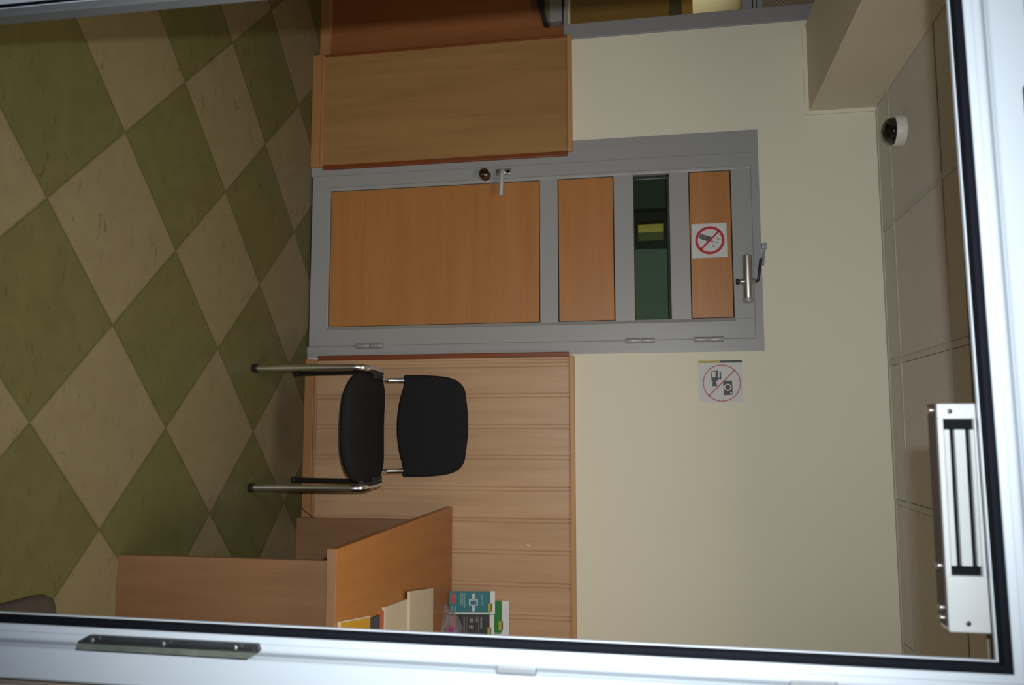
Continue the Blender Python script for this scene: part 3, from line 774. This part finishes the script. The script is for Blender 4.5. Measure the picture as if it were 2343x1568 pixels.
# ------------------------------------------------------------------ entrance doorway: aluminium frame with rubber seal, the leaf swung out of view
fd = thing('door_2', (-0.17, -2.82, 1.7), kind='structure')
fd.rotation_euler = (0, 0.00455, -0.04913)
GX0, GX1, GZ0, GZ1 = -0.4091, 0.4019, -1.50, 0.3352
def fpart(name, bm, mat, parent=None, smooth=False):
    return link(name, bm, mat, parent or fd, (0, 0, 0), smooth)
bm = B(); sweep_frame(bm, GX0, GX1, GZ0, GZ1, [(0.0012, 0.0038), (0.0012, -0.0060), (0.0022, -0.0085), (0.006, -0.0092), (0.0105, -0.0085), (0.0105, 0.0038)]); fpart('door_seal', bm, 'gasket')
bm = B(); sweep_frame(bm, GX0, GX1, GZ0, GZ1, [(-0.0003, 0.0040), (-0.0003, 0.0095), (0.0120, 0.0180), (0.0120, 0.0040)]); fpart('inner_lip', bm, 'white')
bm = B(); sweep_frame(bm, GX0, GX1, GZ0, GZ1, [(0.0100, -0.002), (0.0100, -0.0100), (0.0108, -0.0112), (0.0180, -0.0120), (0.0184, -0.0112), (0.0190, -0.0121), (0.0250, -0.0125), (0.0275, -0.0118), (0.0295, -0.0098), (0.0330, -0.0045), (0.0350, -0.002)]); fpart('rebate', bm, 'white')
bm = B(); sweep_frame(bm, GX0, GX1, GZ0, GZ1, [(0.0345, 0.018), (0.0345, -0.0030), (0.0360, -0.0066), (0.0372, -0.0048), (0.0386, -0.0070), (0.0735, -0.0070), (0.0760, -0.0045), (0.0760, 0.018)]); fpart('jamb_frame', bm, 'white')
# hinge side: a grey stop over the seal, a dark gap and the dark back edge
bm = B(); box(bm, GX0 - 0.0105, GX0 + 0.0015, -0.0105, 0.0100, GZ0, GZ1 - 0.012, 0.001, 1); fpart('hinge_stop', bm, 'stopgrey')
bm = B(); box(bm, GX0 - 0.0150, GX0 - 0.0108, -0.0132, 0.0, GZ0, GZ1); fpart('dark_gap_strip', bm, 'gasket')  # dark strip standing in for the shadow in the gap
bm = B(); box(bm, GX0 - 0.080, GX0 - 0.0245, -0.0140, 0.0, GZ0, GZ1); fpart('dark_gap_strip', bm, 'gasket')
# long strike plate on the jamb
bm = B(); prism(bm, [(0.4275, -0.686), (0.4345, -0.688), (0.4345, -0.468), (0.4285, -0.458), (0.4275, -0.462)], 'y', -0.0245, -0.008)
low = bm
bm = B()
prism(bm, [(0.4190, -0.676), (0.4265, -0.690), (0.4300, -0.690), (0.4300, -0.463), (0.4265, -0.456), (0.4190, -0.460)], 'y', -0.024, -0.008)
bmesh.ops.bevel(bm, geom=[e for e in bm.edges if abs(e.verts[0].co.y - e.verts[1].co.y) < 1e-6 and e.verts[0].co.y < -0.02], offset=0.005, segments=2, affect='EDGES')
sp = fpart('strike_plate', bm, 'pewter')
o = fpart('strike_lip', low, 'platelip', parent=sp); o['label'] = 'paler greenish lip'
for z_ in (-0.668, -0.575, -0.484):
    bm = B(); lathe(bm, [(0.0032, 0.0), (0.0032, -0.0012), (0.0018, -0.0018)], (0.4235, -0.0238, z_), 'y', 14); fpart('screw', bm, 'chrome', parent=sp, smooth=True)
for x0, x1, z0, z1 in ((0.4285, 0.4385, -0.180, -0.135), (0.4255, 0.4355, 0.130, 0.178)):
    bm = B(); box(bm, x0, x1, -0.0130, -0.002, z0, z1, 0.003, 2); fpart('latch_keep', bm, 'clip')
bm = B(); box(bm, -0.208, -0.140, -0.018, -0.006, GZ1 + 0.0640, GZ1 + 0.078, 0.004, 2); fpart('head_bracket', bm, 'pewter')

# magnetic lock hanging from the lintel behind the glass
ml = T('magnetic_lock', (0.095, -2.772, 2.005), 'worn white magnetic door lock hanging from the head of the entrance doorway', 'door lock')
bm = B()
ya, yb = -2.785, -2.757
box(bm, -0.029, 0.218, ya + 0.010, yb, 2.0055, 2.070, 0.001, 1)                      # back shell
box(bm, -0.029, -0.012, ya, ya + 0.012, 2.0055, 2.070, 0.001, 1)
box(bm, -0.013, 0.160, ya, ya + 0.012, 2.0055, 2.0115, 0.001, 1)
box(bm, -0.013, 0.160, ya, ya + 0.012, 2.0430, 2.070, 0.001, 1)
ml.part('housing', bm, 'whitelock')
bm = B(); box(bm, -0.029, 0.212, ya + 0.001, yb, 2.0035, 2.0054, 0.0006, 1); ml.part('base_plate', bm, 'lockbase', label='dark underside plate')
bm = B(); box(bm, 0.1580, 0.218, ya - 0.001, ya + 0.012, 2.0055, 2.070, 0.0012, 1); ml.part('cover_block', bm, 'whitelock')
bm = B(); box(bm, -0.0125, 0.1580, ya + 0.0070, ya + 0.0098, 2.0115, 2.0430); ml.part('potting', bm, 'lockdark', label='dark resin around the cores')
for z0, z1 in ((2.0118, 2.0178), (2.0226, 2.0338), (2.0388, 2.0430)):
    bm = B(); box(bm, -0.0005, 0.1480, ya + 0.001, ya + 0.0085, z0, z1, 0.0008, 1); ml.part('core_plate', bm, 'lockcore')
for sx, sz in ((-0.0205, 2.018), (0.2080, 2.025)):
    bm = B(); lathe(bm, [(0.0028, 0), (0.0028, -0.0014), (0.0016, -0.0018)], (sx, ya, sz), 'y', 16); ml.part('screw', bm, 'pewter', smooth=True)
for sx in (-0.022, 0.150, 0.195, 0.206):
    bm = B(); lathe(bm, [(0.004, 0), (0.004, -0.002), (0.002, -0.003)], (sx, ya + 0.016, 2.0035), 'z', 14); ml.part('screw', bm, 'chrome', smooth=True)

# ------------------------------------------------------------------ just outside the doorway
bm = B(); box(bm, -6, 6, -9, -2.95, -0.14, -0.02); struct('floor_landing', bm, 'landing')
bm = B(); box(bm, XL - 0.12, XR + 0.12, YG, 3.1, 2.9, 3.0); struct('roof', bm, 'soffit')

# ------------------------------------------------------------------ lamps
def panel_lamp(x, y, z, size, power, col, label):
    t = T('ceiling_lamp', (x, y, z), label, 'ceiling lamp', None)
    h = size / 2
    bm = B()
    for a in ((x - h, x + h, y - h, y - h + 0.02), (x - h, x + h, y + h - 0.02, y + h), (x - h, x - h + 0.02, y - h + 0.02, y + h - 0.02), (x + h - 0.02, x + h, y - h + 0.02, y + h - 0.02)):
        box(bm, *a, z - 0.012, z)
    t.part('frame', bm, 'lampframe')
    l = bpy.data.lights.new('panel_light', 'AREA'); l.shape = 'SQUARE'; l.size = size - 0.06; l.energy = power; l.color = col; l.spread = math.radians(150)
    o = bpy.data.objects.new('panel_light', l); COL.objects.link(o); o.parent = t.root; o.location = (0, 0, -0.006)
    return t
panel_lamp(-0.58, -1.95, CEIL - 0.003, 0.56, 10, (1.0, 0.86, 0.64), 'square lamp panel in the ceiling above the middle of the lobby')
panel_lamp(0.60, -1.95, CEIL - 0.003, 0.56, 9, (1.0, 0.86, 0.64), 'square lamp panel in the ceiling above the stool')
panel_lamp(-2.40, 1.60, CEIL - 0.003, 0.56, 22, (1.0, 0.86, 0.62), 'added square lamp panel that lights the room behind the cashier window')  # added lamp, brightens what shows through window and slit

# the flash of the camera, a hand's breadth beside the lens
fl = bpy.data.lights.new('camera_flash', 'SPOT'); fl.spot_size = math.radians(94); fl.spot_blend = 0.85; fl.shadow_soft_size = 0.009; fl.energy = 180.0; fl.color = (0.97, 1.0, 1.03)
fo = bpy.data.objects.new('camera_flash', fl); COL.objects.link(fo)

wd = bpy.data.worlds.new('sky'); scene.world = wd; wd.use_nodes = True
bg = wd.node_tree.nodes['Background']; bg.inputs[0].default_value = (0.74, 0.87, 1.0, 1); bg.inputs[1].default_value = 0.22

# ------------------------------------------------------------------ camera (held on its side: the photograph is turned a quarter)
cam = bpy.data.cameras.new('camera'); co = bpy.data.objects.new('camera', cam); COL.objects.link(co)
right = Vector((9.94357150e-01, 1.04351128e-01, -1.90971338e-02))
up = Vector((5.27923128e-04, 1.75148875e-01, 9.84541819e-01))
fwd = Vector((-1.06082891e-01, 9.78996279e-01, -1.74105446e-01))
R3 = Matrix((up, -right, -fwd)).transposed()
mw = R3.to_4x4(); mw.translation = Vector((0.0, -3.77196838, 1.7)); co.matrix_world = mw
fw_ = R3.to_4x4(); fw_.translation = Vector((-0.072, -3.765, 1.735)); fo.matrix_world = fw_
cam.sensor_fit = 'HORIZONTAL'; cam.sensor_width = 36.0; cam.lens = 36.0 * 1879.77 / 2343.0
cam.clip_start = 0.05; cam.clip_end = 100
cam.dof.use_dof = True; cam.dof.focus_distance = 3.3; cam.dof.aperture_fstop = 8.0
scene.camera = co

scene.view_settings.view_transform = 'Standard'; scene.view_settings.look = 'None'
scene.view_settings.gamma = 1.0; scene.view_settings.use_curve_mapping = False
scene.view_settings.exposure = 0.0
scene.cycles.max_bounces = 10; scene.cycles.transparent_max_bounces = 16
scene.cycles.sample_clamp_indirect = 6.0
